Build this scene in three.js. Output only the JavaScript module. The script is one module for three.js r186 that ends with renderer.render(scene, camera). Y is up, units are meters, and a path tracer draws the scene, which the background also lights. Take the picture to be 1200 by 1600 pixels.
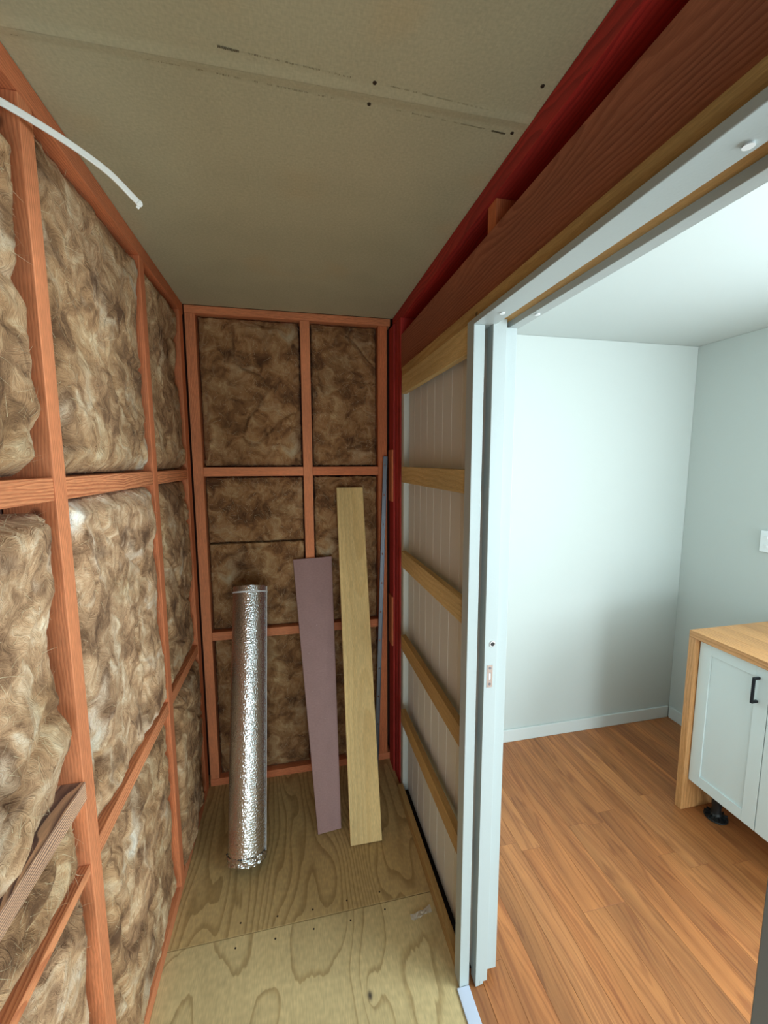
import * as THREE from 'three';
import { RoundedBoxGeometry } from 'three/addons/geometries/RoundedBoxGeometry.js';
import { mergeGeometries, mergeVertices } from 'three/addons/utils/BufferGeometryUtils.js';
import { RectAreaLightUniformsLib } from 'three/addons/lights/RectAreaLightUniformsLib.js';

// ---------------------------------------------------------------- camera, sky, lights, exposure
const W = 1200, H = 1600;
const scene = new THREE.Scene();
const camera = new THREE.PerspectiveCamera(2 * Math.atan(800 / 653) * 180 / Math.PI, W / H, 0.02, 60);
{
  // columns: camera x, y, z axes in world space (from the vanishing points of the framing)
  const m = new THREE.Matrix4().makeBasis(
    new THREE.Vector3(0.97686, -0.00273, 0.21391),
    new THREE.Vector3(0.02814, 0.99288, -0.11587),
    new THREE.Vector3(-0.21207, 0.11921, 0.96996));
  camera.quaternion.setFromRotationMatrix(m);
  camera.position.set(0, 1.685, 0);
}
const renderer = new THREE.WebGLRenderer({ antialias: true });
renderer.toneMapping = THREE.LinearToneMapping;
renderer.toneMappingExposure = 1.12;
renderer.shadowMap.enabled = true;
scene.background = new THREE.Color().setRGB(0.8, 0.95, 1.0);
scene.backgroundIntensity = 3;
RectAreaLightUniformsLib.init();
// daylight: the glazed slider in the front wall of the white room and the window over its bench
const DAY = new THREE.Color().setRGB(0.84, 1.0, 1.07);
const sliderLight = new THREE.RectAreaLight(DAY, 8, 1.4, 2.02);
sliderLight.position.set(1.6, 1.09, 3.47); sliderLight.lookAt(1.6, 1.09, 0); scene.add(sliderLight);
const benchLight = new THREE.RectAreaLight(DAY, 13, 1.6, 1.05);
benchLight.position.set(2.37, 1.55, 0.05); benchLight.lookAt(0, 1.55, 0.05); scene.add(benchLight);
// fill added to brighten the closet, from an invented opening behind the camera
const endFill = new THREE.RectAreaLight(DAY, 4.2, 0.76, 1.3);
endFill.position.set(0.02, 0.8, 0.985); endFill.lookAt(0.02, 0.8, 0); scene.add(endFill);

// ---------------------------------------------------------------- helpers
let seedState = 12345;
function rnd() { seedState = (seedState + 0x6d2b79f5) | 0; let t = Math.imul(seedState ^ (seedState >>> 15), 1 | seedState); t = (t + Math.imul(t ^ (t >>> 7), 61 | t)) ^ t; return ((t ^ (t >>> 14)) >>> 0) / 4294967296; }
const rr = (a, b) => a + (b - a) * rnd();
const clamp = (x, a = 0, b = 1) => Math.min(b, Math.max(a, x));
const smooth = (a, b, x) => { const t = clamp((x - a) / (b - a)); return t * t * (3 - 2 * t); };
const mix = (a, b, t) => a + (b - a) * t;
// value-gradient noise, periodic when per > 0
const PERM = new Uint8Array(512);
{ const p = [...Array(256).keys()]; for (let i = 255; i > 0; i--) { const j = Math.floor(rnd() * (i + 1)); [p[i], p[j]] = [p[j], p[i]]; } for (let i = 0; i < 512; i++) PERM[i] = p[i & 255]; }
const GX = [], GY = []; for (let i = 0; i < 64; i++) { GX.push(Math.cos(i / 64 * Math.PI * 2)); GY.push(Math.sin(i / 64 * Math.PI * 2)); }
function noise(x, y, s = 0, per = 0) {
  let xi = Math.floor(x), yi = Math.floor(y); const xf = x - xi, yf = y - yi;
  const u = xf * xf * xf * (xf * (xf * 6 - 15) + 10), v = yf * yf * yf * (yf * (yf * 6 - 15) + 10);
  let x1 = xi + 1, y1 = yi + 1;
  if (per) { xi = ((xi % per) + per) % per; yi = ((yi % per) + per) % per; x1 = ((x1 % per) + per) % per; y1 = ((y1 % per) + per) % per; }
  const g = (a, b, dx, dy) => { const h = PERM[PERM[PERM[(a + s * 17) & 255] + (b & 255)] + (s & 255)] & 63; return GX[h] * dx + GY[h] * dy; };
  const a = g(xi, yi, xf, yf), b = g(x1, yi, xf - 1, yf), c = g(xi, y1, xf, yf - 1), d = g(x1, y1, xf - 1, yf - 1);
  return 1.5 * (a + u * (b - a) + v * (c - a) + u * v * (a - b - c + d));
}
function fbm(x, y, s = 0, oct = 4, per = 0) { let f = 0, a = 0.5, k = 1; for (let i = 0; i < oct; i++) { f += a * noise(x * k, y * k, s + i, per * k); a *= 0.5; k *= 2; } return f; }

const counts = {};
function numbered(n) { const k = counts[n] = (counts[n] ?? -1) + 1; return k ? n + '_' + String(k).padStart(3, '0') : n; }
function group(name, pos = [0, 0, 0], data = {}) { const g = new THREE.Group(); g.name = numbered(name); g.position.set(...pos); Object.assign(g.userData, data); scene.add(g); return g; }
const structure = (name, pos) => group(name, pos, { kind: 'structure' });
const thing = (name, pos, label, category, grp) => group(name, pos, grp ? { label, category, group: grp } : { label, category });
function put(parent, name, geo, mat, pos) { const m = new THREE.Mesh(geo, mat); m.name = name; if (pos) m.position.set(...pos); m.castShadow = m.receiveShadow = true; parent.add(m); return m; }
// box given by its ranges, edges eased, uv in metres with u along the grain
function boxGeo(x, y, z, grain = 'y', r = 0.0015, at) {
  const w = x[1] - x[0], h = y[1] - y[0], d = z[1] - z[0];
  const e = Math.min(r, w * .45, h * .45, d * .45);
  const g = new RoundedBoxGeometry(w, h, d, 1, e);
  const p = g.attributes.position, n = g.attributes.normal, uv = g.attributes.uv;
  const ou = at ? at[0] : rnd() * 7, ov = at ? at[1] : rnd() * 7, gi = 'xyz'.indexOf(grain);
  for (let i = 0; i < p.count; i++) {
    const c = [p.getX(i), p.getY(i), p.getZ(i)], a = [Math.abs(n.getX(i)), Math.abs(n.getY(i)), Math.abs(n.getZ(i))];
    const m = a[0] >= a[1] && a[0] >= a[2] ? 0 : a[1] >= a[2] ? 1 : 2;
    const rest = [0, 1, 2].filter((k) => k !== m);
    if (rest.includes(gi)) uv.setXY(i, c[gi] + ou, c[rest.find((k) => k !== gi)] + ov + m * 0.37);
    else uv.setXY(i, c[rest[0]] * .25 + ou, c[rest[1]] + ov);
  }
  return g;
}
function bx(parent, name, x, y, z, mat, grain = 'y', r = 0.0015, at) {
  const off = parent.isScene ? [0, 0, 0] : worldPos(parent);
  return put(parent, name, boxGeo(x, y, z, grain, r, at), mat, [(x[0] + x[1]) / 2 - off[0], (y[0] + y[1]) / 2 - off[1], (z[0] + z[1]) / 2 - off[2]]);
}
function worldPos(o) { let p = [0, 0, 0]; while (o && !o.isScene) { p = [p[0] + o.position.x, p[1] + o.position.y, p[2] + o.position.z]; o = o.parent; } return p; }

// ---------------------------------------------------------------- textures
const S2L = (c) => { c /= 255; return c <= 0.04045 ? c / 12.92 : ((c + 0.055) / 1.055) ** 2.4; };
function tex(w, h, fn, { srgb = true, wrap = THREE.RepeatWrapping, rx = 1, ry = 1 } = {}) {
  const d = new Uint8Array(w * h * 4), o = [0, 0, 0];
  for (let j = 0; j < h; j++) for (let i = 0; i < w; i++) { fn((i + .5) / w, (j + .5) / h, o, i, j); const k = (j * w + i) * 4; d[k] = clamp(o[0], 0, 255); d[k + 1] = clamp(o[1], 0, 255); d[k + 2] = clamp(o[2], 0, 255); d[k + 3] = 255; }
  const t = new THREE.DataTexture(d, w, h); t.wrapS = t.wrapT = wrap; t.repeat.set(rx, ry); t.magFilter = THREE.LinearFilter; t.minFilter = THREE.LinearMipmapLinearFilter; t.generateMipmaps = true;
  if (srgb) t.colorSpace = THREE.SRGBColorSpace; t.needsUpdate = true; return t;
}
const MIR = THREE.MirroredRepeatWrapping;
// flat-sawn softwood: rings around a wandering pith, drawn along u
function wood(early, late, { lu = 1.2, lv = 0.3, rings = 90, s = 1, contrast = 1, fleck = 1, knots = 0, wob = 1, pit = .15, w = 1024, h = 512 } = {}) {
  const ks = []; for (let i = 0; i < knots; i++) ks.push([rr(.1, .9) * lu, rr(.15, .85) * lv, rr(.005, .011)]);
  const maps = tex(w, h, (u, v, o) => {
    let x = u * lu, y = v * lv, kd = 0;
    for (const [kx, ky, kr] of ks) { const dx = (x - kx) * .45, dy = y - ky, q = Math.hypot(dx, dy); y += dy / (q + .006) * kr * .9 * Math.exp(-q * 28) ; if (Math.hypot((x - kx) * .8, dy) < kr * 1.3) kd = Math.max(kd, 1 - Math.hypot((x - kx) * .8, dy) / (kr * 1.3)); }
    const pith = pit + 0.03 * wob * noise(x * 1.1, 3.1, s), dep = 0.05 + wob * (0.045 * noise(x * 1.1, 9.2, s + 1) + .012 * noise(x * 3, y * 6, s + 4));
    const d = Math.hypot(y - pith, dep) + 0.004 * noise(x * 9, y * 30, s + 2);
    const f = d * rings + .5 * noise(d * 30, x * .4, s + 6), fr = f - Math.floor(f);
    let t = smooth(.25, .9, fr) * (1 - smooth(.93, 1, fr)) * contrast;
    t *= .75 + .5 * noise(x * 3, y * 12, s + 3);
    const fl = (noise(x * 60, y * 900, s + 5) * .08 + noise(x * 20, y * 300, s + 7) * .06) * fleck, br = 1 + fl + .10 * noise(x * 2.2, y * 7, s + 8);
    for (let k = 0; k < 3; k++) o[k] = mix(mix(early[k], late[k], clamp(t)) * br, late[k] * .55, clamp(kd * 1.6) * .85);
  }, { wrap: MIR, rx: 1 / lu, ry: 1 / lv });
  return maps;
}
const M = {};
const std = (o) => new THREE.MeshStandardMaterial({ roughness: .8, ...o });
const tPink = wood([220, 138, 92], [180, 96, 56], { s: 3, rings: 170, knots: 2, contrast: .55, pit: -.25, wob: .5 });
const tNog = wood([222, 144, 96], [168, 88, 52], { s: 7, rings: 130, contrast: .8 });
M.nog = std({ map: tNog, roughness: .75 });
M.pink = std({ map: tPink, roughness: .75 });
M.pink2 = std({ map: tPink, color: new THREE.Color().setRGB(.95, .86, .82), roughness: .75 });
M.pink3 = std({ map: tPink, color: new THREE.Color().setRGB(.86, .72, .62), roughness: .75 });
const tSawn = wood([222, 176, 138], [112, 84, 74], { s: 23, rings: 190, contrast: 1.2 });
M.weathered = std({ map: tSawn, roughness: .85 });
const tLintel = wood([166, 100, 72], [130, 70, 48], { s: 11, rings: 110, contrast: .8, knots: 1, wob: 1.3 });
M.lintel = std({ map: tLintel, roughness: .75 });
const tRed = wood([176, 44, 36], [136, 26, 22], { s: 17, rings: 110, contrast: .8 });
M.red = std({ map: tRed, roughness: .7 });
const tPine = wood([206, 178, 122], [178, 142, 86], { s: 31, rings: 60, contrast: .45, knots: 1 });
M.pine = std({ map: tPine, roughness: .7 });
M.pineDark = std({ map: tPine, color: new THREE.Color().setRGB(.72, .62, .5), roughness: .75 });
const tPlank = wood([226, 196, 134], [204, 164, 100], { s: 41, rings: 45, contrast: .4 });
M.pinePlank = std({ map: tPlank, roughness: .65 });
const tOak = wood([204, 150, 96], [174, 118, 66], { s: 47, rings: 80, contrast: .8, knots: 1 });
M.oak = new THREE.MeshPhysicalMaterial({ map: tOak, roughness: .45, clearcoat: .2, clearcoatRoughness: .4 });
// laminate boards
const tLam = tex(2048, 512, (u, v, o) => {
  const x = u * 2.4, y = v * .6, wv = .03 * noise(x * 1.5, y * 4, 51);
  const r = fbm(x * .9, (y + wv) * 26, 52, 4), c = fbm(x * .55, (y + wv * 1.6) * 9, 55, 3);
  const cath = Math.abs(Math.sin((c * 7 + r * .7) * Math.PI)), line = smooth(.75, 1, cath) * .38 + smooth(.3, -.4, r) * .4;
  const fine = noise(x * 30, y * 900, 57) * .05 + noise(x * 9, y * 260, 58) * .06, b = 1 + fine + .12 * noise(x * 1.1, y * 12, 59);
  const lo = [134, 78, 44], hi = [184, 121, 71];
  for (let k = 0; k < 3; k++) o[k] = mix(hi[k], lo[k], clamp(line)) * b;
}, { wrap: MIR, rx: 1 / 2.4, ry: 1 / .6 });
M.lam = [[1, 1, 1], [.92, .9, .86], [1.0, .93, .85], [.9, .83, .76], [1.04, 1.0, .94]].map((c) => new THREE.MeshPhysicalMaterial({ map: tLam, color: new THREE.Color().setRGB(...c), roughness: .42 }));
// plywood sheets: rotary-cut growth contours
function ply(s, K, stretch, lineW, knot, lo, hi) {
  return tex(1024, 1024, (u, v, o) => {
    const x = v * 1.3, z = u * 1.3; // x across, z along the grain
    let f = fbm(x * stretch[0], z * stretch[1], s, 3) * K + x * stretch[2] + .25 * noise(x * 14, z * 3, s + 5);
    let kd = 0;
    if (knot) { const dx = x - knot[0], dz = (z - knot[1]) * .35, q = Math.hypot(dx, dz); f += 2.2 * Math.exp(-q * 26); kd = Math.exp(-Math.pow(Math.hypot(dx, (z - knot[1]) * .55) / .006, 2)); }
    f += .05 * noise(x * 90, z * 6, s + 6);
    const fr = f - Math.floor(f), line = smooth(1 - lineW, .97, fr) * (1 - smooth(.97, 1, fr)) * .6, tone = .22 * smooth(.1, .95, fr);
    const b = 1 + .07 * fbm(x * 5, z * 4, s + 7) + .06 * noise(x * 300, z * 40, s + 8) + .05 * noise(x * 60, z * 60, s + 9);
    const st = smooth(.25, .6, fbm(x * 3, z * 3, s + 11)) * .12;
    for (let k = 0; k < 3; k++) o[k] = mix(mix(hi[k], lo[k], clamp(line + tone * .5 + st)) * b, 40 + 8 * (2 - k), clamp(kd));
  }, { rx: 1 / 1.3, ry: 1 / 1.3, wrap: MIR });
}
M.plyFar = std({ map: ply(61, 9, [3.2, .8, 26], .5, null, [148, 120, 74], [192, 164, 112]), roughness: .7 });
M.plyNear = std({ map: ply(75, 5, [2.4, 1.3, 5], .2, [.80, .373], [158, 132, 86], [204, 182, 132]), roughness: .7 });
// plasterboard paper
const tPaper = tex(1024, 1024, (u, v, o) => {
  const x = u * 1.2, y = v * 1.2, b = 1 + .03 * noise(x * 420, y * 90, 81) + .03 * noise(x * 110, y * 400, 82) + .04 * fbm(x * 6, y * 6, 83) + .03 * noise(x * 160, y * 160, 85), t = smooth(.1, .5, fbm(x * 2.4, y * 2.4, 86)) * .07;
  o[0] = 184 * b * (1 + t * .3); o[1] = 178 * b * (1 - t * .4); o[2] = 146 * b * (1 - t);
}, { rx: 1 / 1.2, ry: 1 / 1.2, wrap: MIR });
M.paper = std({ map: tPaper, roughness: .9 });
// paints
const tPaint = tex(256, 256, (u, v, o) => { const n = 128 + 50 * noise(u * 64, v * 64, 91, 64) + 30 * noise(u * 128, v * 128, 92, 128); o[0] = o[1] = o[2] = n; }, { srgb: false, rx: 4, ry: 4 });
M.wallPaint = std({ color: '#c4cac6', roughness: .75, bumpMap: tPaint, bumpScale: .0003 });
M.ceilPaint = std({ color: '#c7cecc', roughness: .8 });
M.skirting = std({ color: '#d6dcda', roughness: .4 });
M.trim = std({ color: '#a9b2b1', roughness: .38, bumpMap: tPaint, bumpScale: .0002 });
M.trimRaw = std({ color: '#8d918f', roughness: .6 });
M.strike = std({ color: '#7d817f', roughness: .5 });  // jamb is white like the trim; its shade is put into this colour
M.door = std({ color: '#d9d9d4', roughness: .55 });
M.stile = std({ color: '#c9c9bf', roughness: .6 });
M.cabinet = std({ color: '#d6e2e2', roughness: .42 });
M.carcass = std({ color: '#d8dad8', roughness: .6 });
M.black = std({ color: '#17191a', roughness: .45 });
M.blackMetal = std({ color: '#20232a', roughness: .35, metalness: .6 });
M.plastic = new THREE.MeshPhysicalMaterial({ color: '#eef2f3', roughness: .3, clearcoat: .3 });
M.chrome = std({ color: '#c9c6c4', roughness: .3, metalness: .9 });
M.alu = std({ color: '#80838a', roughness: .42, metalness: .9 });
M.screw = std({ color: '#3a3025', roughness: .6, metalness: .4 });
M.dark = std({ color: '#2a1c16', roughness: .95 });
M.wrap = std({ color: '#4a2c20', roughness: .9 });
M.strip = std({ color: '#c3cbdc', roughness: .45 });
M.cable = new THREE.MeshPhysicalMaterial({ color: '#ecebe3', roughness: .4, clearcoat: .15 });
M.purple = std({ map: tex(512, 512, (u, v, o) => {
  const b = 1 + .04 * noise(u * 90, v * 90, 95) + .06 * fbm(u * 5, v * 8, 96), sp = noise(u * 70, v * 70, 97) > .86 && noise(u * 9, v * 9, 98) > .1 ? 70 : 0;
  o[0] = 156 * b + sp; o[1] = 122 * b + sp; o[2] = 118 * b + sp;
}, { wrap: MIR, rx: 2, ry: 2 }), roughness: .6 });
M.edgeBrown = std({ color: '#6b4b40', roughness: .8 });

// glasswool: fibres drawn by line-integral convolution along a curling flow
const WT = 1024, woolHeight = new Float32Array(WT * WT);
const tWool = (() => {
  const N = WT, P = 4, wn = new Float32Array(N * N); for (let i = 0; i < N * N; i++) wn[i] = rnd();
  const pot = new Float32Array(N * N), at = (a, x, y) => a[((y + N) & (N - 1)) * N + ((x + N) & (N - 1))];
  for (let j = 0; j < N; j++) for (let i = 0; i < N; i++) { const x = i / N * P, y = j / N * P; pot[j * N + i] = fbm(x * 1.5 + .5 * noise(x * 2, y * 2, 103, P * 2), y * 1.5 + .5 * noise(x * 2, y * 2, 105, P * 2), 101, 2, P * 1.5) + .02 * noise(x * 12, y * 12, 104, P * 12) + .05 * (x - y) * 0; }
  const vx = new Float32Array(N * N), vy = new Float32Array(N * N);
  for (let j = 0; j < N; j++) for (let i = 0; i < N; i++) { const a = at(pot, i, j + 1) - at(pot, i, j - 1), b = -(at(pot, i + 1, j) - at(pot, i - 1, j)), l = Math.hypot(a, b) + 1e-9; vx[j * N + i] = a / l; vy[j * N + i] = b / l; }
  const lic = new Float32Array(N * N);
  for (let j = 0; j < N; j++) for (let i = 0; i < N; i++) {
    let s = wn[j * N + i], n = 1;
    for (const sg of [1, -1]) { let x = i + .5, y = j + .5; for (let k = 0; k < 20; k++) { const q = ((Math.floor(y) + N) & (N - 1)) * N + ((Math.floor(x) + N) & (N - 1)); x += sg * vx[q] * 1.1; y += sg * vy[q] * 1.1; s += wn[((Math.floor(y) + N) & (N - 1)) * N + ((Math.floor(x) + N) & (N - 1))]; n++; } }
    lic[j * N + i] = clamp(.5 + (s / n - .5) * 3.4);
  }
  const t = tex(N, N, (u, v, o, i, j) => {
    const x = u * P, y = v * P, l = lic[j * N + i];
    const wx = .5 * noise(x * 2, y * 2, 111, P * 2), wy = .5 * noise(x * 2, y * 2, 112, P * 2);
    const a = fbm(x * 2 + wx, y * 2 + wy, 113, 4, P * 2), c = fbm(x * 5 + wx * 3, y * 5 + wy * 3, 117, 3, P * 5), band = noise(pot[j * N + i] * 16, .5, 119);
    const big = fbm(x + wx * .6, y + wy * .6, 123, 3, P), light = clamp(.47 + big * .75 + a * .45 + c * .3 + band * .08 + (l - .5) * .46), pale = smooth(.05, .5, fbm(x * 1 + wx, y * 1 + wy, 121, 3, P)) * .75;
    woolHeight[j * N + i] = clamp(.5 + .5 * c + .35 * (l - .5) + .2 * band);
    const D = [104, 72, 46], B = [184, 142, 100], L = [232, 206, 166];
    for (let k = 0; k < 3; k++) { const q = light < .5 ? mix(D[k], B[k], light * 2) : mix(B[k], L[k], light * 2 - 1); o[k] = mix(q, [222, 216, 200][k], pale * light); }
  }, { rx: 1 / .55, ry: 1 / .55 });
  return t;
})();
const tWoolBump = tex(WT, WT, (u, v, o, i, j) => { o[0] = o[1] = o[2] = woolHeight[j * WT + i] * 255; }, { srgb: false, rx: 1 / .55, ry: 1 / .55 });
M.wool = std({ map: tWool, bumpMap: tWoolBump, bumpScale: .008, roughness: 1, vertexColors: true });
M.fibre = std({ color: '#d6c39c', roughness: .7, side: THREE.DoubleSide });

// ---------------------------------------------------------------- closet: floor, ceiling
const XL = -0.465, ZB = -2.147, XR = 0.515;      // faces of the left, back and right framing
{
  const f = structure('floor');
  bx(f, 'subfloor', [-.5615, .602], [-.09, -.019], [-2.2415, 1.0], M.dark, 'z');
  bx(f, 'plywood_sheet', [-.56, .51], [-.018, 0], [-2.24, -1.3895], M.plyFar, 'z', .001, [.5, .21]);
  bx(f, 'plywood_sheet', [-.56, .51], [-.018, 0], [-1.3865, 1.0], M.plyNear, 'z', .001, [1.3, .21]);
  const nail = new THREE.CylinderGeometry(.0034, .0034, .003, 10);
  for (const [x, z] of [[-.232, -1.43], [-.10, -1.425], [.03, -1.42], [.16, -1.425], [.29, -1.43], [-.24, -1.35], [-.105, -1.35], [.03, -1.352], [.165, -1.352], [.297, -1.362]]) put(f, 'nail', nail, M.screw, [x, -.0008, z]);
}
{
  const c = structure('ceiling');
  // two plasterboard sheets meeting in a slightly sagging joint at z = -0.893
  const sheet = (z0, z1) => {
    const g = new THREE.PlaneGeometry(1.12, z1 - z0, 4, 300); g.rotateX(Math.PI / 2); const p = g.attributes.position, uv = g.attributes.uv;
    for (let i = 0; i < p.count; i++) { const x = p.getX(i), z = p.getZ(i) + (z0 + z1) / 2, e = Math.min(Math.abs(z - z0 ), Math.abs(z - z1)); const toJoint = Math.abs(z + .893); p.setY(i, -.0028 * smooth(.022, 0, toJoint)); uv.setXY(i, z, x); }
    g.computeVertexNormals(); return g;
  };
  const mk = (z0, z1) => { put(c, 'plasterboard_sheet', mergeGeometries([sheet(z0, z1).toNonIndexed(), ...[boxGeo([-.56, .56], [.0045, .0135], [z0 - (z0 + z1) / 2, z1 - (z0 + z1) / 2], 'z', .001).translate(0, .011, 0)].map((g) => g.index ? g.toNonIndexed() : g)]), M.paper, [0.04, 2.4, (z0 + z1) / 2]); };
  mk(-2.145, -.8932); mk(-.8928, 1.0);
  bx(c, 'roof_deck', [-.65, .7], [2.46, 2.52], [-2.3, 1.15], M.dark, 'z');
  // faint factory print along the two sheet edges: too small to read, so only its strokes
  const ink = std({ color: '#82775a', roughness: .9 }), inkDark = std({ color: '#5c523c', roughness: .9 });
  for (const [xa, za, xb, zb, bold] of [[-.105, -.856, -.07, -.858, 1], [-.06, -.858, .13, -.866, 0], [-.38, -.903, -.16, -.908, 0], [-.15, -.909, .10, -.918, 0], [.20, -.868, .43, -.880, 0], [.23, -.919, .43, -.926, 0], [.445, -.928, .478, -.930, 1], [-.440, -.905, -.425, -.905, 1]]) {
    const strokes = [], L = xb - xa;
    for (let x = 0; x < L; x += bold ? .0018 : .0026) { if (!bold && noise(x * 90, za * 9, 201) < -.1) continue; const h = (bold ? .005 : .0034) * rr(.6, 1.1), q = new THREE.BoxGeometry(bold ? .0013 : rr(.0007, .0014), .0004, h); q.translate(xa + x, 2.3993, mix(za, zb, x / L) + rr(-.0004, .0004)); strokes.push(q); }
    put(c, 'printed_text', mergeGeometries(strokes), bold ? inkDark : ink);
  }
  const sc = new THREE.CylinderGeometry(.0042, .0036, .002, 12);
  for (const [x, z] of [[.174, -.868], [.172, -.917], [.492, -.925], [.490, -.807], [.07, -.893]]) put(c, 'screw', sc, M.screw, [x, 2.3995, z]);
}
// ---------------------------------------------------------------- left wall framing
{
  bx(structure('wall_left'), 'wall_lining', [-.66, -.562], [-.1, 2.46], [-2.34, 1.05], M.wrap, 'z');
  const w = structure('timber_frame');
  const X = [-.56, XL];
  bx(w, 'top_plate', X, [2.352, 2.3985], [ZB + .005, 1.0], M.pink2, 'z');
  bx(w, 'bottom_plate', [-.56, XL - .004], [0.0005, .045], [ZB + .005, 1.0], M.pink, 'z');
  for (const [z0, z1, m] of [[-1.005, -.960, M.pink], [-1.622, -1.577, M.pink2], [-2.128, -2.066, M.pink2], [-.405, -.360, M.pink], [.195, .24, M.pink]]) bx(w, 'stud', X, [.0455, 2.3515], [z0, z1], m, 'y', .002);
  const nog = (z0, z1, y0, y1, m, x1 = XL - .002) => bx(w, 'nog', [-.56, x1], [y0, y1], [z0 + .0005, z1 - .0005], m, 'z', .002);
  nog(-.960, -.405, 1.609, 1.656, M.nog); nog(-1.577, -1.005, 1.608, 1.655, M.nog); nog(-2.066, -1.622, 1.608, 1.653, M.nog);
  nog(-.960, -.405, .949, .992, M.weathered, XL + .004); nog(-.960, -.405, .766, .790, M.nog);
  nog(-1.577, -1.005, .768, .812, M.nog); nog(-2.066, -1.622, .772, .815, M.nog);
}
// ---------------------------------------------------------------- back wall framing
{
  bx(structure('wall_back'), 'wall_lining', [-.5615, .7], [-.1, 2.46], [-2.34, -2.242], M.wrap, 'y');
  const w = structure('timber_frame');
  const Z = [-2.24, ZB];
  bx(w, 'top_plate', [-.462, .503], [2.364, 2.3985], Z, M.pink, 'x');
  bx(w, 'bottom_plate', [-.462, .503], [.0005, .040], Z, M.pink2, 'x');
  for (const [x0, x1, m] of [[-.461, -.416, M.pink], [.056, .102, M.pink], [.440, .486, M.pink3]]) bx(w, 'stud', [x0, x1], [.0405, 2.3635], Z, m, 'y', .002);
  for (const y of [1.617, .792]) { bx(w, 'nog', [-.4155, .0555], [y, y + .044], Z, M.pink, 'x', .002); bx(w, 'nog', [.1025, .4395], [y, y + .044], Z, M.pink2, 'x', .002); }
}
// ---------------------------------------------------------------- right wall: red framing, lintel, pocket frame
{
  const w = structure('wall_right');
  bx(w, 'top_plate', [XR, .61], [2.346, 2.3985], [-2.14, 1.0], M.red, 'z');
  bx(w, 'stud', [.497, .61], [.0005, 2.3455], [-2.14, -2.05], M.red, 'y');
  bx(w, 'stud', [.505, .61], [.0005, 2.3455], [-2.0475, -2.002], M.red, 'y');
  bx(w, 'stud', [.507, .61], [.0005, 2.3455], [-2.0015, -1.956], M.red, 'y');
  for (const [y0, y1] of [[1.485, 1.745], [.72, .985]]) bx(w, 'packing_block', [.488, .4965], [y0, y1], [-2.12, -2.049], M.pink3, 'y');
  bx(w, 'lintel', [.510, .555], [2.106, 2.268], [-1.955, .45], M.lintel, 'z', .003);
  bx(w, 'backing_board', [.58, .608], [2.106, 2.3455], [-1.955, .45], M.red, 'z');
  bx(w, 'cripple_stud', [.522, .579], [2.2685, 2.3455], [-1.098, -1.053], M.pink3, 'y');
  bx(w, 'cripple_stud', [.522, .579], [2.2685, 2.3455], [-.5, -.455], M.pink3, 'y');
  bx(w, 'head_board', [.487, .60], [2.062, 2.098], [-1.852, .45], M.pineDark, 'z');
  // pocket: rails on the closet side, rear stile, bottom plate
  bx(w, 'rail', [.487, .510], [1.985, 2.0615], [-1.852, -1.122], M.pine, 'z');
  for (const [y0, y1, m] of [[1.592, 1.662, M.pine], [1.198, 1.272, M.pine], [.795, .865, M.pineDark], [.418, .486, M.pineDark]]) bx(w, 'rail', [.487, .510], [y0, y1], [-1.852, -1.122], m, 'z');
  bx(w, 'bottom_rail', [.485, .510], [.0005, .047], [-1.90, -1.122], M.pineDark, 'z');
  bx(w, 'rear_stile', [.511, .575], [.001, 2.061], [-1.945, -1.905], M.stile, 'y');
  // room side lining
  bx(w, 'plasterboard_sheet', [.612, .622], [.0, 2.44], [-2.24, -1.122], M.wallPaint, 'y');
  bx(w, 'plasterboard_sheet', [.612, .622], [2.075, 2.44], [-1.1215, -.2605], M.wallPaint, 'y');
  bx(w, 'plasterboard_sheet', [.612, .622], [.0, 2.44], [-.26, 3.6], M.wallPaint, 'y');
  bx(w, 'plasterboard_sheet', [.49, .505], [.0, 2.06], [-.2555, 1.0], M.trimRaw, 'y');
  bx(w, 'stud', [.506, .61], [.0005, 2.06], [-.2555, -.21], M.red, 'y');
}
// jambs, head and floor strip of the opening
{
  const t = structure('trim_1');
  bx(t, 'closet_jamb', [.480, .512], [.0005, 2.046], [-1.120, -1.076], M.trim, 'y', .0015);
  bx(t, 'room_jamb', [.577, .610], [.03, 2.046], [-1.120, -1.084], M.trim, 'y', .0015);
  bx(t, 'closet_head', [.480, .540], [2.046, 2.0615], [-1.120, -.26], M.trim, 'z', .0015);
  bx(t, 'room_head', [.587, .618], [2.046, 2.074], [-1.120, -.26], M.trim, 'z', .0015);
  bx(t, 'head_groove', [.5405, .5865], [2.0655, 2.074], [-1.120, -.26], M.pineDark, 'z', .001);
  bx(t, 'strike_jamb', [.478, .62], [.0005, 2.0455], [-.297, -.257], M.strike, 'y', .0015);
  const plug = new THREE.CylinderGeometry(.0055, .0065, .003, 20);
  for (const [x, z] of [[.513, -.985], [.523, -.425]]) put(t, 'screw_cap', plug, M.plastic, [x, 2.0447, z]);
  put(t, 'screw_cap', plug, M.plastic, [.602, 2.0447, -.975]);
  const t2 = structure('trim_2');
  bx(t2, 'sill_strip', [.470, .512], [.0005, .006], [-1.075, -.298], M.strip, 'z', .002);
}
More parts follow.
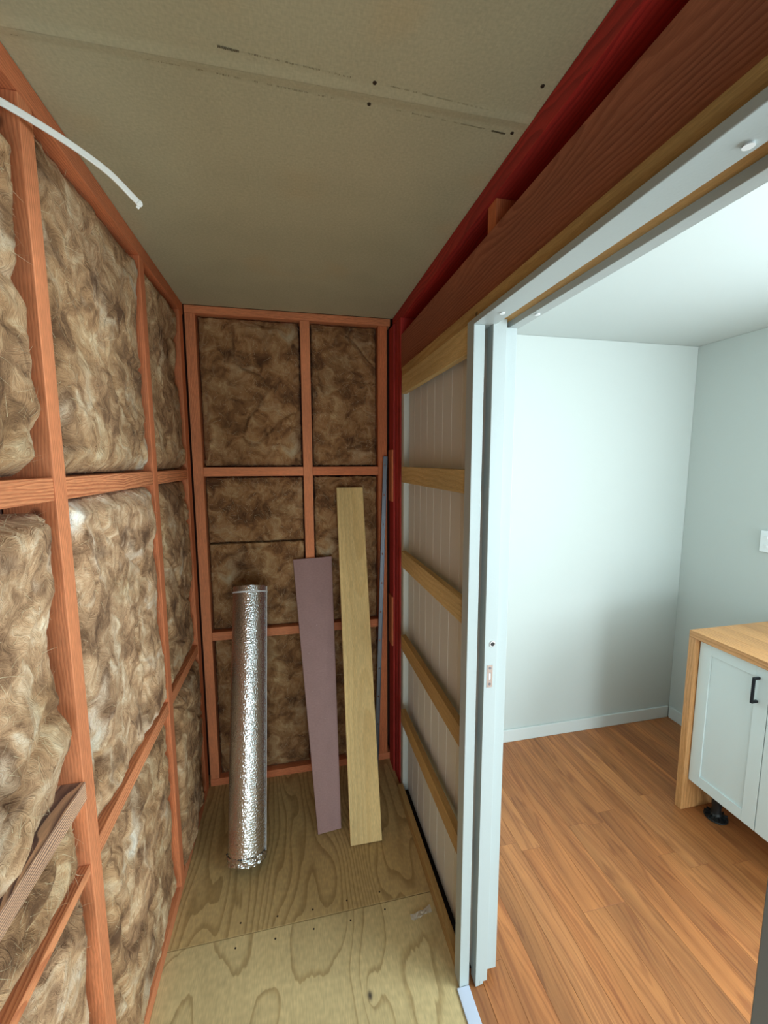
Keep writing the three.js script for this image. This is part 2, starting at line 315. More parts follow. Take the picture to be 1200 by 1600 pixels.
// sliding door leaf, standing in its pocket
{
  const d = structure('door_1');
  bx(d, 'core', [.541, .566], [.016, 2.06], [-1.895, -1.102], M.door, 'y');
  const n = 9, z0 = -1.895, z1 = -1.1025, pw = (z1 - z0) / n;
  for (let i = 0; i < n; i++) for (const [a, b] of [[.535, .5408], [.5662, .572]]) bx(d, 'groove_board', [a, b], [.016, 2.06], [z0 + i * pw + .0006, z0 + (i + 1) * pw - .0006], M.door, 'y', .003);
  // leading edge with kerf cuts at its foot
  const s = new THREE.Shape(); s.moveTo(.532, .003); s.lineTo(.5445, .003); s.lineTo(.5445, .02); s.lineTo(.546, .02); s.lineTo(.546, .005); s.lineTo(.556, .007); s.lineTo(.556, .016); s.lineTo(.570, .016); s.lineTo(.570, 2.06); s.lineTo(.532, 2.06); s.closePath();
  const eg = new THREE.ExtrudeGeometry(s, { depth: .034, bevelEnabled: true, bevelSize: .0008, bevelThickness: .0008, bevelSegments: 1 });
  put(d, 'leading_edge', eg, M.trim, [0, 0, -1.102]);
  const ring = put(d, 'pull_ring', new THREE.LatheGeometry([[.0055, -.004], [.0058, .0012], [.0075, .0018], [.0092, .0006], [.0092, -.001]].map(([a, b]) => new THREE.Vector2(a, b)), 28).rotateX(Math.PI / 2), M.chrome, [.5545, 1.158, -1.0668]);
  put(d, 'pull_hole', new THREE.CylinderGeometry(.0056, .0056, .002, 20).rotateX(Math.PI / 2), M.black, [.5545, 1.158, -1.0672]);
  const pl = new THREE.Shape(); pl.moveTo(-.0085, -.034); pl.lineTo(.0085, -.034); pl.lineTo(.0085, .034); pl.lineTo(-.0085, .034); pl.closePath();
  const hole = new THREE.Path(); hole.moveTo(-.003, -.011); hole.lineTo(.003, -.011); hole.lineTo(.003, .011); hole.lineTo(-.003, .011); hole.closePath(); pl.holes.push(hole);
  const lp = put(d, 'latch_plate', new THREE.ExtrudeGeometry(pl, { depth: .0012, bevelEnabled: false }), M.chrome, [.549, 1.060, -1.0672]);
  put(lp, 'latch_tongue', new THREE.BoxGeometry(.004, .018, .002), M.plastic, [0, -.001, .0004]);
  for (const y of [.025, -.024]) put(lp, 'screw', new THREE.CylinderGeometry(.004, .004, .0014, 16).rotateX(Math.PI / 2), M.alu, [0, y, .0012]);
}
// near end of the closet, behind the camera
{ const w = structure('wall_front'); 
  bx(w, 'wall_lining', [-.5615, -.37], [-.1, 2.46], [1.001, 1.1], M.paper, 'y'); bx(w, 'wall_lining', [.41, .61], [-.1, 2.46], [1.001, 1.1], M.paper, 'y');
  bx(w, 'wall_lining', [-.3695, .4095], [1.52, 2.46], [1.001, 1.1], M.paper, 'y'); bx(w, 'wall_lining', [-.3695, .4095], [-.1, .08], [1.001, 1.1], M.paper, 'y');
  const w3 = structure('added_window_3');  // unseen opening, added to go with the closet fill
  for (const [x, y] of [[[-.369, -.33], [.081, 1.519]], [[.37, .409], [.081, 1.519]], [[-.3295, .3695], [1.48, 1.519]], [[-.3295, .3695], [.081, .12]]]) bx(w3, 'window_frame', x, y, [1.02, 1.08], M.black, 'y');
}

// ---------------------------------------------------------------- white room shell
{
  const c = structure('ceiling'); bx(c, 'plasterboard_sheet', [.6225, 2.5], [2.365, 2.44], [-2.24, 3.6], M.ceilPaint, 'z');
  const b = structure('wall_back'); bx(b, 'plasterboard_sheet', [.6225, 2.5], [0, 2.3645], [-2.24, -2.140], M.wallPaint, 'y');
  const r = structure('wall_right');
  bx(r, 'plasterboard_sheet', [2.4, 2.5], [0, 2.3645], [-2.1395, -.77], M.wallPaint, 'y');
  bx(r, 'plasterboard_sheet', [2.4, 2.5], [0, 1.0], [-.7695, .87], M.wallPaint, 'y');
  bx(r, 'plasterboard_sheet', [2.4, 2.5], [2.1, 2.3645], [-.7695, .87], M.wallPaint, 'y');
  bx(r, 'plasterboard_sheet', [2.4, 2.5], [0, 2.3645], [.8705, 3.6], M.wallPaint, 'y');
  const f = structure('wall_front');
  bx(f, 'plasterboard_sheet', [.6225, .88], [0, 2.3645], [3.5, 3.6], M.wallPaint, 'y');
  bx(f, 'plasterboard_sheet', [.8805, 2.32], [2.12, 2.3645], [3.5, 3.6], M.wallPaint, 'y');
  bx(f, 'plasterboard_sheet', [.8805, 2.32], [0, .04], [3.5, 3.6], M.wallPaint, 'y');
  bx(f, 'plasterboard_sheet', [2.3205, 2.3995], [0, 2.3645], [3.5, 3.6], M.wallPaint, 'y');
  const w1 = structure('window_1');
  for (const [x, y] of [[[.881, .92], [.041, 2.119]], [[2.28, 2.319], [.041, 2.119]], [[.9205, 2.2795], [2.08, 2.119]], [[.9205, 2.2795], [.041, .08]]]) bx(w1, 'window_frame', x, y, [3.52, 3.58], M.black, 'y');
  const w2 = structure('window_2');
  for (const [y, z] of [[[1.001, 2.099], [-.769, -.73]], [[1.001, 2.099], [.83, .869]], [[1.001, 1.04], [-.7295, .8295]], [[2.06, 2.099], [-.7295, .8295]]]) bx(w2, 'window_frame', [2.42, 2.48], y, z, M.black, 'y');
  const base = (name, pts) => { const g = structure(name); for (const q of pts) bx(g, 'skirting_board', ...q, M.skirting, 'z', .003); };
  base('baseboard_back', [[[.6225, 2.386], [.0005, .078], [-2.1395, -2.127]]]);
  base('baseboard_right', [[[2.387, 2.3995], [.0005, .078], [-2.1265, -1.531]]]);
  // laminate boards laid along z, 92 mm strips
  const fl = structure('floor');
  bx(fl, 'subfloor', [.603, 2.5], [-.08, -.0105], [-2.24, 3.6], M.dark, 'z');
  bx(fl, 'board_edging', [.513, .56], [-.018, -.0002], [-1.12, -.297], M.lam[1], 'z');
  bx(fl, 'plank', [.6226, .6528], [-.01, 0], [-2.138, -1.1205], M.lam[1], 'z', .0008);
  bx(fl, 'plank', [.6226, .6528], [-.01, 0], [-.2985, 3.495], M.lam[0], 'z', .0008);
  const joints = { 5: -1.189, 6: -1.189, 8: -1.5155 };
  for (let k = 0; k < 21; k++) {
    const x0 = .5605 + k * .0925, x1 = Math.min(x0 + .0925, 2.399); if (x1 - x0 < .01) continue;
    let z = k === 0 ? -1.12 : -2.138; const end = k === 0 ? -.299 : 3.495;
    let next = z + rr(.35, 1.1); if (joints[k]) next = joints[k];
    while (z < end) {
      const z1 = Math.min(next, end);
      bx(fl, 'plank', [x0 + .0002, x1 - .0002], [-.01, 0], [z + .0003, z1 - .0003], M.lam[Math.floor(rnd() * 5)], 'z', .0008);
      z = z1; next = z + rr(.8, 1.25);
    }
  }
}

// ---------------------------------------------------------------- insulation batts
// side 'left': u runs along -z, normal +x.  side 'back': u runs along +x, normal +z.
function ribbon(out, p0, dir, up, len, wid, bend) {
  // a thin curved fibre as a strip of 4 quads
  const side = new THREE.Vector3().crossVectors(dir, up).normalize().multiplyScalar(wid / 2), n = 4, p = p0.clone(), d = dir.clone(), row = [];
  for (let i = 0; i <= n; i++) { const k = 1 - .8 * i / n; row.push([p.clone().addScaledVector(side, k), p.clone().addScaledVector(side, -k)]); d.add(bend).normalize(); p.addScaledVector(d, len / n); }
  for (let i = 0; i < n; i++) { const [a, b] = row[i], [c, e] = row[i + 1]; for (const q of [a, b, c, c, b, e]) out.push(q.x, q.y, q.z); }
}
function batt(side, a0, a1, y0, y1, label, grp, o = {}) {
  const { s = 1, bulge = .03, base = .066, gap = [.004, .004, .004, .004], ragged = .012, amp = 1, pale = 0, fold = 1, fibres = 900, tint = [1, 1, 1] } = o;
  const L = side === 'left', back = L ? -.5615 : -2.2415, w = a1 - a0, h = y1 - y0;
  const g = thing('insulation_batt', L ? [back, y0, (a0 + a1) / 2] : [(a0 + a1) / 2, y0, back], label, 'insulation', grp);
  const nu = Math.round(w / .0065), nv = Math.round(h / .0065), P = [], C = [], UV = [], I = [];
  const ou = rnd() * 9, ov = rnd() * 9, vec = (u, v, n) => L ? new THREE.Vector3(n, v, -(u - w / 2)) : new THREE.Vector3(u - w / 2, v, n);
  // gaps: left, right, bottom, top as seen from the closet
  const front = (u, v) => {
    const S = u * 5 + s * 13.7, T = v * 5 + s * 5.3;
    const du = Math.min(u, w - u), dv = Math.min(v, h - v), e = Math.min(du, dv), ed = 1 - Math.pow(1 - clamp(e / .055), 2);
    const wx = .55 * noise(S * .8, T * .8, 131), wy = .55 * noise(S * .8, T * .8, 132);
    const r = 1 - Math.abs(noise((S + wx) * .75, (T + wy) * .75, 133 + s)) * 2.2, cre = -Math.pow(clamp(1 - Math.abs(noise((S + wx * 1.6) * .5 + 7, (T + wy * 1.6) * .5, 134 + s)) * 9), 2);
    let n = base + bulge * ed * (.75 + .5 * noise(S * .35, T * .35, 135)) + amp * ed * (.010 * fold * r + .016 * cre * fold + .010 * fbm(S * 1.4 + wx, T * 1.4 + wy, 136, 4) +   .006 * fbm(S * 6 + wx * 4, T * 6 + wy * 4, 140, 3));
    n += amp * .004 * fbm(S * 5, T * 5, 143, 3);
    const uu = u + (1 - smooth(0, .05, u)) * (gap[0] + ragged * Math.abs(fbm(v * 16, s * 3.1, 145, 3))) * 1 - (1 - smooth(0, .05, w - u)) * (gap[1] + ragged * Math.abs(fbm(v * 16, s * 7.7, 146, 3)));
    const vv = v + (1 - smooth(0, .05, v)) * (gap[2] + ragged * Math.abs(fbm(u * 16, s * 1.1, 147, 3))) - (1 - smooth(0, .05, h - v)) * (gap[3] + ragged * Math.abs(fbm(u * 16, s * 2.9, 148, 3)));
    // wide gaps pull the whole flank in, not just the edge
    const shift = gap[0] > .03 ? gap[0] * (1 - u / w) * (.7 + .6 * noise(v * 3, s, 149)) : 0, shift1 = gap[1] > .01 ? gap[1] * (u / w) * (.8 + 1.1 * noise(v * 4.3, s, 150) + 2.4 * smooth(.22, 0, v / h)) : 0;
    const fu = gap[0] > .03 ? u + shift + (1 - smooth(0, .05, u)) * ragged * Math.abs(fbm(v * 16, s * 3.1, 145, 3)) : (gap[1] > .01 ? u - shift1 - (1 - smooth(0, .05, w - u)) * ragged * Math.abs(fbm(v * 16, s * 7.7, 146, 3)) + (1 - smooth(0, .05, u)) * .004 : uu);
    return vec(clamp(fu, .001, w - .001), clamp(vv, .001, h - .001), Math.max(.02, n));
  };
  for (let j = 0; j <= nv; j++) for (let i = 0; i <= nu; i++) {
    const u = w * i / nu, v = h * j / nv, p = front(u, v); P.push(p.x, p.y, p.z); UV.push(u + ou, v + ov);
    const q = smooth(.05, .5, fbm(u * 3.2 + s, v * 3.2, 155 + s, 3) + pale * .5) * (.35 + pale * .65), t = 1 + .3 * fbm(u * 3.5, v * 3.5, 158 + s, 3);  // pale: resin patches, plus window light low on the left wall put into colour
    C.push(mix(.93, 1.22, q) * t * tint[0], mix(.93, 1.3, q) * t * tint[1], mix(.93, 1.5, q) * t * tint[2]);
  }
  const id = (i, j) => j * (nu + 1) + i;
  for (let j = 0; j < nv; j++) for (let i = 0; i < nu; i++) { const a = id(i, j), b = id(i + 1, j), c = id(i, j + 1), d = id(i + 1, j + 1); I.push(a, b, c, b, d, c); }
  // flanks down to the lining
  const rim = []; for (let i = 0; i < nu; i++) rim.push([i, 0]); for (let j = 0; j < nv; j++) rim.push([nu, j]); for (let i = nu; i > 0; i--) rim.push([i, nv]); for (let j = nv; j > 0; j--) rim.push([0, j]);
  const first = P.length / 3;
  for (const [i, j] of rim) { const k = id(i, j); const p = [P[k * 3], P[k * 3 + 1], P[k * 3 + 2]]; if (L) p[0] = 0; else p[2] = 0; P.push(...p); UV.push(UV[k * 2] + .08, UV[k * 2 + 1] + .06); C.push(C[k * 3], C[k * 3 + 1], C[k * 3 + 2]); }
  for (let k = 0; k < rim.length; k++) { const k1 = (k + 1) % rim.length, a = id(...rim[k]), b = id(...rim[k1]), c = first + k, d = first + k1; I.push(a, c, b, b, c, d); }
  const geo = new THREE.BufferGeometry(); geo.setAttribute('position', new THREE.Float32BufferAttribute(P, 3)); geo.setAttribute('uv', new THREE.Float32BufferAttribute(UV, 2)); geo.setAttribute('color', new THREE.Float32BufferAttribute(C, 3)); geo.setIndex(I); geo.computeVertexNormals();
  put(g, 'wool_pad', geo, M.wool);
  const out = [], nrm = geo.attributes.normal;
  for (let k = 0; k < fibres; k++) {
    const edge = k % 4 === 0; let i = Math.floor(rnd() * (nu + 1)), j = Math.floor(rnd() * (nv + 1));
    if (edge) { const q = Math.floor(rnd() * 4); if (q === 0) i = 0; else if (q === 1) i = nu; else if (q === 2) j = 0; else j = nv; }
    const v = id(i, j), p = new THREE.Vector3(P[v * 3], P[v * 3 + 1], P[v * 3 + 2]), N = new THREE.Vector3(nrm.getX(v), nrm.getY(v), nrm.getZ(v));
    const a = rnd() * 6.283, t = vec(Math.cos(a), Math.sin(a), 0).sub(vec(0, 0, 0)).normalize(); t.addScaledVector(N, -t.dot(N)).addScaledVector(N, edge ? .25 : .12 + rnd() * .16).normalize();
    const len = edge ? rr(.006, .018) : rr(.012, .045);
    ribbon(out, p.addScaledVector(N, -.0005), t, N, len, rr(.0004, .0009), N.clone().multiplyScalar(-rr(.02, .16)).add(new THREE.Vector3(rr(-.12, .12), rr(-.12, .12), rr(-.12, .12))));
  }
  const fg = new THREE.BufferGeometry(); fg.setAttribute('position', new THREE.Float32BufferAttribute(out, 3)); fg.computeVertexNormals();
  const fm = put(g, 'loose_fibres', fg, M.fibre); fm.userData.kind = 'stuff';
  return g;
}
const GB = 'glasswool batts between the wall studs';
// left wall, u from the near stud (viewer's left) to the far one
batt('left', -.9595, -.4055, 1.6565, 2.275, 'brown glasswool batt cut by the left photo edge, above the upper nog', GB, { s: 1, gap: [.004, .022, .004, .02], bulge: .045, pale: .1 });
batt('left', -.9595, -.4055, .9925, 1.6085, 'pale bulging folded glasswool batt at far left, just above the weathered grey timber', GB, { s: 2, gap: [.004, .022, .004, .02], bulge: .052, pale: 1, fold: 1.5 });
batt('left', -.9595, -.4055, .7905, .9485, 'short squashed glasswool batt at far left, just below the weathered grey timber', GB, { s: 3, gap: [.004, .022, .003, .004], bulge: .03, pale: .5, fibres: 500 });
batt('left', -.9595, -.4055, .0455, .7655, 'whitish glasswool batt in the bottom left corner, below both low nogs', GB, { s: 4, gap: [.004, .022, .004, .01], bulge: .04, pale: 1 });
batt('left', -1.5765, -1.0055, 1.6555, 2.3515, 'brown glasswool batt above the upper nog in the second left bay, under the white cable', GB, { s: 5, bulge: .028, pale: .1 });
batt('left', -1.5765, -1.0055, .8125, 1.6075, 'tall glasswool batt with white patches in the middle of the second left bay', GB, { s: 6, bulge: .034, pale: .9, fibres: 1200 });
batt('left', -1.5765, -1.0055, .0455, .7675, 'brown streaked glasswool batt at the foot of the second left bay, above the plywood floor', GB, { s: 7, bulge: .036, pale: .2 });
batt('left', -2.0655, -1.6225, 1.6535, 2.3515, 'narrow grey-brown glasswool batt at the top of the left wall nearest the back corner', GB, { s: 8, bulge: .03, fibres: 700 });
batt('left', -2.0655, -1.6225, .8155, 1.6075, 'narrow grey-brown glasswool batt midway up the left wall nearest the back corner', GB, { s: 9, bulge: .03, fibres: 700 });
batt('left', -2.0655, -1.6225, .0455, .7715, 'narrow bulging glasswool batt at the foot of the left wall nearest the back corner', GB, { s: 10, bulge: .045, fibres: 700 });
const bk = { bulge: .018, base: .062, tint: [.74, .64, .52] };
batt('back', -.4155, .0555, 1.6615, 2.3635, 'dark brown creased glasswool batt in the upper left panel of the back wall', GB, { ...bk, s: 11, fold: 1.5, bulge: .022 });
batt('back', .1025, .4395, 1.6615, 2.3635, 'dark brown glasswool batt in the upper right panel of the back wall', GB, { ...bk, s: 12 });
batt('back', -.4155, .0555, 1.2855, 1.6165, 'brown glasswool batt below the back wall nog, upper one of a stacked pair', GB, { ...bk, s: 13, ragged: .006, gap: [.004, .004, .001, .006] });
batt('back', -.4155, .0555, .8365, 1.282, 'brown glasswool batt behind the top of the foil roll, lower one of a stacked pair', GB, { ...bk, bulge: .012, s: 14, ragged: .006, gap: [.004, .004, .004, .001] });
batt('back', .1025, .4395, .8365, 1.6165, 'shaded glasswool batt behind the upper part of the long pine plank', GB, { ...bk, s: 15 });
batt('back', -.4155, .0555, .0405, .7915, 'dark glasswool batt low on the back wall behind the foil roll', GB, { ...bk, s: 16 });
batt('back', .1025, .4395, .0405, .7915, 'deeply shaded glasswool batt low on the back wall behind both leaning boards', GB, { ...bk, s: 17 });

// ---------------------------------------------------------------- things standing in the closet
// a plank from its four front corners (bottom left, bottom right, top right, top left) and a thickness behind them
function slab(bl, br, tr, tl, th, off) {
  const v = [bl, br, tr, tl].map((p) => new THREE.Vector3(...p)), n = new THREE.Vector3().crossVectors(v[1].clone().sub(v[0]), v[3].clone().sub(v[0])).normalize();
  const b = v.map((p) => p.clone().addScaledVector(n, -th)), O = new THREE.Vector3(...off), P = [], UV = [];
  const c = v[0].clone().add(v[1]).add(v[2]).add(v[3]).multiplyScalar(.25), e = .0012;
  const q = (a, d, f, g) => { const r = [a, d, f, a, f, g]; const A = d.clone().sub(a), D = g.clone().sub(a), lw = A.length(), lh = D.length(), uvs = [[0, 0], [0, lw], [lh, lw], [0, 0], [lh, lw], [lh, 0]]; r.forEach((p, i) => { const w = p.clone().sub(O); P.push(w.x, w.y, w.z); UV.push(uvs[i][0] + .3, uvs[i][1] + .05); }); };
  // front face inset with an eased edge all round
  const ins = v.map((p, i) => { const a = v[(i + 3) % 4].clone().sub(p).normalize(), d = v[(i + 1) % 4].clone().sub(p).normalize(); return p.clone().addScaledVector(a, e).addScaledVector(d, e); });
  const low = v.map((p) => p.clone().addScaledVector(n, -e));
  q(ins[0], ins[1], ins[2], ins[3]);
  for (let i = 0; i < 4; i++) { const k = (i + 1) % 4; q(low[i], low[k], ins[k], ins[i]); q(b[i], b[k], low[k], low[i]); }
  q(b[1], b[0], b[3], b[2]);
  const g = new THREE.BufferGeometry(); g.setAttribute('position', new THREE.Float32BufferAttribute(P, 3)); g.setAttribute('uv', new THREE.Float32BufferAttribute(UV, 2)); g.computeVertexNormals(); return g;
}
{
  const o = [.12, 0, -1.745], t = thing('board', o, 'purple-grey primed board tapering to its foot, leaning on the back wall beside the foil roll', 'board');
  put(t, 'plank', slab([.069, .005, -1.734], [.176, .005, -1.745], [.188, 1.200, -2.131], [-.008, 1.193, -2.131], .012, o), M.purple);
}
{
  const o = [.276, 0, -1.645], t = thing('board', o, 'long pale pine plank leaning on the back wall, taller than the purple board beside it', 'plank');
  put(t, 'plank', slab([.205, .008, -1.642], [.346, .008, -1.640], [.352, 1.556, -2.122], [.2175, 1.556, -2.122], .02, o), M.pinePlank);
}
{
  const t = thing('metal_channel', [.401, .002, -2.058], 'thin grey metal channel strip with holes standing in the dark right back corner', 'metal strip');
  const s = new THREE.Shape(); s.moveTo(-.009, 0); s.lineTo(.009, 0); s.lineTo(.009, 1.713); s.lineTo(-.009, 1.713); s.closePath();
  for (let y = .12; y < 1.7; y += .155) { const h = new THREE.Path(); h.absellipse(.001, y, .0025, .006, 0, Math.PI * 2); s.holes.push(h); }
  const web = new THREE.ExtrudeGeometry(s, { depth: .0016, bevelEnabled: false, curveSegments: 8 });
  const parts = [web]; for (const x of [-.0105, .009]) { const f = new THREE.BoxGeometry(.0015, 1.713, .014); f.translate(x + .00075, .8565, .0055); parts.push(f.toNonIndexed()); }
  const m = put(t, 'channel', mergeGeometries(parts.map((g) => { const q = g.index ? g.toNonIndexed() : g; return q; })), M.alu);
  m.quaternion.setFromUnitVectors(new THREE.Vector3(0, 1, 0), new THREE.Vector3(.069, 1.708, -.066).normalize());
}
{ // foil roll
  const base = new THREE.Vector3(-.231, .026, -1.668), top = new THREE.Vector3(-.2135, 1.087, -2.062), len = top.distanceTo(base);
  const t = thing('foil_roll', base.toArray(), 'tall silver foil insulation roll leaning in the back left corner', 'foil roll');
  t.quaternion.setFromUnitVectors(new THREE.Vector3(0, 1, 0), top.clone().sub(base).normalize());
  const crack = tex(512, 512, (u, v, o) => { const a = fbm(u * 6, v * 6, 161, 2, 6), b = noise(u * 22, v * 22, 166, 22), c = noise(u * 44, v * 44, 167, 44); o[0] = o[1] = o[2] = 128 + 30 * a + 80 * b + 34 * c; }, { srgb: false, rx: 6, ry: 6 });
  const foil = std({ color: '#d6d6d6', metalness: .95, roughness: .2, bumpMap: crack, bumpScale: .0024 });
  const foil2 = std({ color: '#cfd0d0', metalness: .95, roughness: .22, bumpMap: crack, bumpScale: .003 });
  const seam = .55, R = .0775;
  const shell = (y0, y1, r0, rows, wob) => {
    const P = [], UV = [], I = [], n = 120;
    for (let j = 0; j <= rows; j++) for (let i = 0; i <= n; i++) {
      const a = i / n, th = seam + a * Math.PI * 2, y = mix(y0, y1, j / rows), r = r0 * (1 + .035 * a) + .0012 * fbm(Math.cos(th) * 2, y * 3 + Math.sin(th) * 2, 171, 2) + wob * fbm(th * 4, y * 60, 173, 3) ;
      P.push(Math.sin(th) * r, y, Math.cos(th) * r); UV.push(a * .5, y);
    }
    for (let j = 0; j < rows; j++) for (let i = 0; i < n; i++) { const a = j * (n + 1) + i; I.push(a, a + 1, a + n + 1, a + 1, a + n + 2, a + n + 1); }
    const g = new THREE.BufferGeometry(); g.setAttribute('position', new THREE.Float32BufferAttribute(P, 3)); g.setAttribute('uv', new THREE.Float32BufferAttribute(UV, 2)); g.setIndex(I); g.computeVertexNormals(); return g;
  };
  foil.side = foil2.side = THREE.DoubleSide;
  put(t, 'foil_sheet', shell(.018, len, R, 120, 0), foil);
  // free edge of the sheet along the roll
  const lip = new THREE.BoxGeometry(.004, len - .03, .0022, 1, 40, 1), lp = lip.attributes.position; for (let i = 0; i < lp.count; i++) lp.setX(i, lp.getX(i) + .0008 * noise(lp.getY(i) * 9, 1, 181)); lip.computeVertexNormals();
  put(t, 'free_edge', lip, M.plastic, [Math.sin(seam + .75) * (R + .0035), len / 2 + .01, Math.cos(seam + .75) * (R + .0035)]).rotation.y = seam + .75;
  put(t, 'crumpled_foot', shell(-.002, .03, R + .002, 10, .011), foil2);
  // inner turns seen from the top, with a hollow core
  const turns = []; for (let k = 0; k < 5; k++) { const c = new THREE.CylinderGeometry(R * (.9 - k * .16), R * (.9 - k * .16), .03, 48, 1, true); c.translate(0, len - .017 - k * .002, 0); turns.push(c); }
  const cap = new THREE.CylinderGeometry(R, R, .002, 48); cap.translate(0, len - .03, 0); turns.push(cap);
  put(t, 'inner_turns', mergeGeometries(turns), foil2);
  put(t, 'tape_band', new THREE.CylinderGeometry(R + .0036, R + .0036, .007, 64, 1, true), new THREE.MeshPhysicalMaterial({ color: '#e9edf0', roughness: .25, side: THREE.DoubleSide }), [0, len - .028, 0]);
}
{ // white flat cable
  const pts = [[-.552, 2.296, -.83], [-.52, 2.299, -.872], [-.492, 2.302, -.905], [-.471, 2.3035, -.925], [-.404, 2.291, -.978], [-.347, 2.270, -1.024], [-.314, 2.2445, -1.052], [-.300, 2.233, -1.062]].map((p) => new THREE.Vector3(...p));
  const o = pts[1].clone(), t = thing('electrical_cable', o.toArray(), 'white flat cable poking out of the top left of the wall towards the room', 'cable');
  const curve = new THREE.CatmullRomCurve3(pts), prof = [];
  const hw = .0064, ht = .0029; for (let k = 0; k < 40; k++) { const a = k / 40 * Math.PI * 2, x = Math.cos(a), y = Math.sin(a); const px = Math.sign(x) * Math.pow(Math.abs(x), .6) * hw, gr = Math.abs(Math.abs(px) - hw * .33) < .0007 ? .78 : 1; prof.push([px, Math.sign(y) * Math.pow(Math.abs(y), .6) * ht * gr]); }
  const sweep = (t0, t1, n, scale) => {
    const P = [], I = []; const m = prof.length;
    for (let j = 0; j <= n; j++) {
      const tt = mix(t0, t1, j / n), c = curve.getPoint(tt).sub(o), T = curve.getTangent(tt), view = camera.position.clone().sub(curve.getPoint(.6)).normalize();
      const Wd = new THREE.Vector3().crossVectors(T, new THREE.Vector3(.72, -.25, .65)).normalize(), N = new THREE.Vector3().crossVectors(Wd, T).normalize(), k = scale(j / n);
      for (const [a, b] of prof) { const q = c.clone().addScaledVector(Wd, a * k[0]).addScaledVector(N, b * k[1]); P.push(q.x, q.y, q.z); }
    }
    for (let j = 0; j < n; j++) for (let i = 0; i < m; i++) { const a = j * m + i, b = j * m + (i + 1) % m; I.push(a, b, a + m, b, b + m, a + m); }
    const c0 = 0; for (let i = 1; i < m - 1; i++) { I.push(0, i + 1, i); const e = n * m; I.push(e, e + i, e + i + 1); }
    const g = new THREE.BufferGeometry(); g.setAttribute('position', new THREE.Float32BufferAttribute(P, 3)); g.setIndex(I); g.computeVertexNormals(); return g;
  };
  put(t, 'sheath', sweep(.02, .93, 60, () => [1, 1]), M.cable);
  put(t, 'cut_end', sweep(.928, 1, 12, (k) => [1.12 - .8 * Math.pow(k, 4), 1.15 - .7 * k * k]), M.cable);
  const flap = sweep(.945, .99, 6, (k) => [.5, .35]); put(t, 'torn_flap', flap, M.cable, [-.004, -.0065, .001]);
}
{ // crumpled clear tape on the floor
  const t = thing('plastic_scrap', [.425, 0, -1.315], 'small crumpled scrap of clear plastic tape lying on the plywood near the sliding door', 'scrap');
  const g = new THREE.PlaneGeometry(.085, .022, 34, 10); g.rotateX(-Math.PI / 2); const p = g.attributes.position;
  for (let i = 0; i < p.count; i++) { const x = p.getX(i), z = p.getZ(i); p.setY(i, .004 + .006 * Math.abs(fbm(x * 60, z * 70, 191, 3)) + (x < -.028 ? .008 * smooth(-.028, -.043, x) : 0)); p.setZ(i, z * (1 + .5 * noise(x * 40, 2, 193)) - x * .25); }
  g.computeVertexNormals(); put(t, 'tape_film', g, new THREE.MeshPhysicalMaterial({ color: '#e8e4da', roughness: .3, transmission: .45, thickness: 0, side: THREE.DoubleSide }));
}

// ---------------------------------------------------------------- the white room's things
{
  const t = thing('light_switch', [2.3995, 1.2685, -1.6525], 'white two-rocker switch plate on the right wall above the wooden bench', 'switch');
  bx(t, 'plate', [2.389, 2.3992], [1.212, 1.325], [-1.690, -1.615], M.plastic, 'y', .004);
  for (const y of [1.290, 1.246]) { const r = bx(t, 'rocker', [2.3845, 2.3888], [y - .008, y + .008], [-1.669, -1.651], M.plastic, 'y', .0015); r.rotation.z = .12; }
}
{
  const t = thing('worktop', [2.09, 0, -1.2], 'wooden bench top with a waterfall end panel reaching the floor', 'worktop');
  const n = 6, x0 = 1.80, x1 = 2.385;
  for (let i = 0; i < n; i++) bx(t, 'stave', [mix(x0, x1, i / n) + .0001, mix(x0, x1, (i + 1) / n) - .0001], [.867, .900], [-1.530, -.85], M.oak, 'z', .001);
  for (let i = 0; i < n; i++) bx(t, 'end_stave', [mix(x0, x1, i / n) + .0001, mix(x0, x1, (i + 1) / n) - .0001], [.0008, .8668], [-1.530, -1.497], M.oak, 'y', .0012);
}
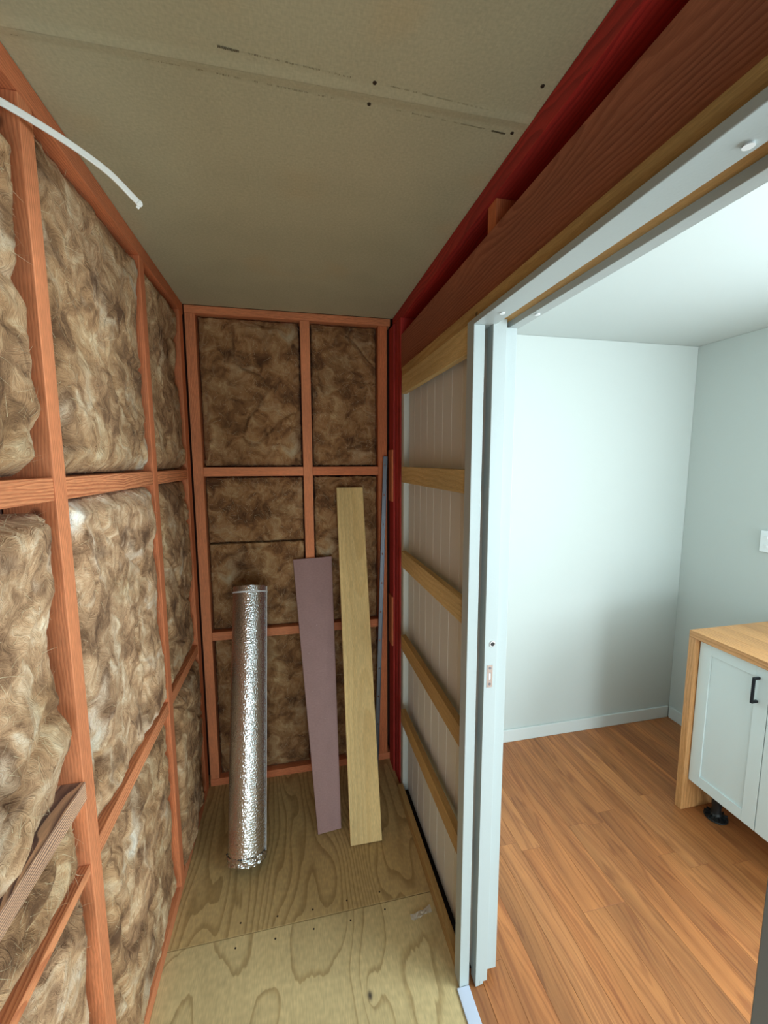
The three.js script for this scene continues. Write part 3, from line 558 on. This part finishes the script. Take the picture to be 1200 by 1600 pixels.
{
  const t = thing('base_cabinet', [2.1, .16, -1.19], 'grey shaker base cabinet with two doors under the wooden bench top', 'cabinet');
  bx(t, 'carcass', [1.846, 2.383], [.16, .865], [-1.494, -.9], M.carcass, 'y');
  for (const [z0, z1, hz] of [[-1.4925, -1.199, -1.238], [-1.196, -.903, -1.157]]) {
    const d = new THREE.Group(); d.name = 'door'; d.position.set(1.835 - 2.1, .51 - .16, (z0 + z1) / 2 + 1.19); t.add(d);
    const y0 = .163, y1 = .862, b = .052;
    bx(d, 'stile', [1.825, 1.845], [y0, y1], [z0, z0 + b], M.cabinet, 'y', .0012); bx(d, 'stile', [1.825, 1.845], [y0, y1], [z1 - b, z1], M.cabinet, 'y', .0012);
    bx(d, 'rail', [1.825, 1.845], [y0, y0 + b], [z0 + b, z1 - b], M.cabinet, 'z', .0012); bx(d, 'rail', [1.825, 1.845], [y1 - b, y1], [z0 + b, z1 - b], M.cabinet, 'z', .0012);
    bx(d, 'panel', [1.832, 1.845], [y0 + b, y1 - b], [z0 + b, z1 - b], M.cabinet, 'y', .001);
    const hg = [boxGeo([-.032, -.024], [-.055, .055], [-.005, .005]), boxGeo([-.026, 0], [.045, .055], [-.005, .005]), boxGeo([-.026, 0], [-.055, -.045], [-.005, .005])];
    hg[0].translate(-.028, 0, 0); hg[1].translate(-.013, .05, 0); hg[2].translate(-.013, -.05, 0);
    put(d, 'handle', mergeGeometries(hg), M.blackMetal, [1.825 - 1.835, .762 - .51, hz - (z0 + z1) / 2]);
  }
  for (const [x, z] of [[1.925, -1.425], [1.925, -.97], [2.3, -1.425], [2.3, -.97]]) {
    const L = put(t, 'adjustable_leg', new THREE.LatheGeometry([[0, 0], [.046, 0], [.048, .004], [.046, .009], [.024, .012], [.020, .03], [.018, .06], [.021, .062], [.021, .13], [.04, .135], [.04, .1598], [0, .1598]].map(([a, b]) => new THREE.Vector2(a, b)), 28), M.black, [x - 2.1, -.16 + .0005, z + 1.19]);
    const ribs = []; for (let k = 0; k < 12; k++) { const q = new THREE.BoxGeometry(.026, .014, .0022); q.translate(.033, .012, 0); q.rotateY(k / 12 * Math.PI * 2); ribs.push(q); }
    put(L, 'foot_ribs', mergeGeometries(ribs), M.black);
  }
}
scene.traverse((o) => { if (o.isMesh) o.castShadow = o.receiveShadow = true; });
renderer.render(scene, camera);
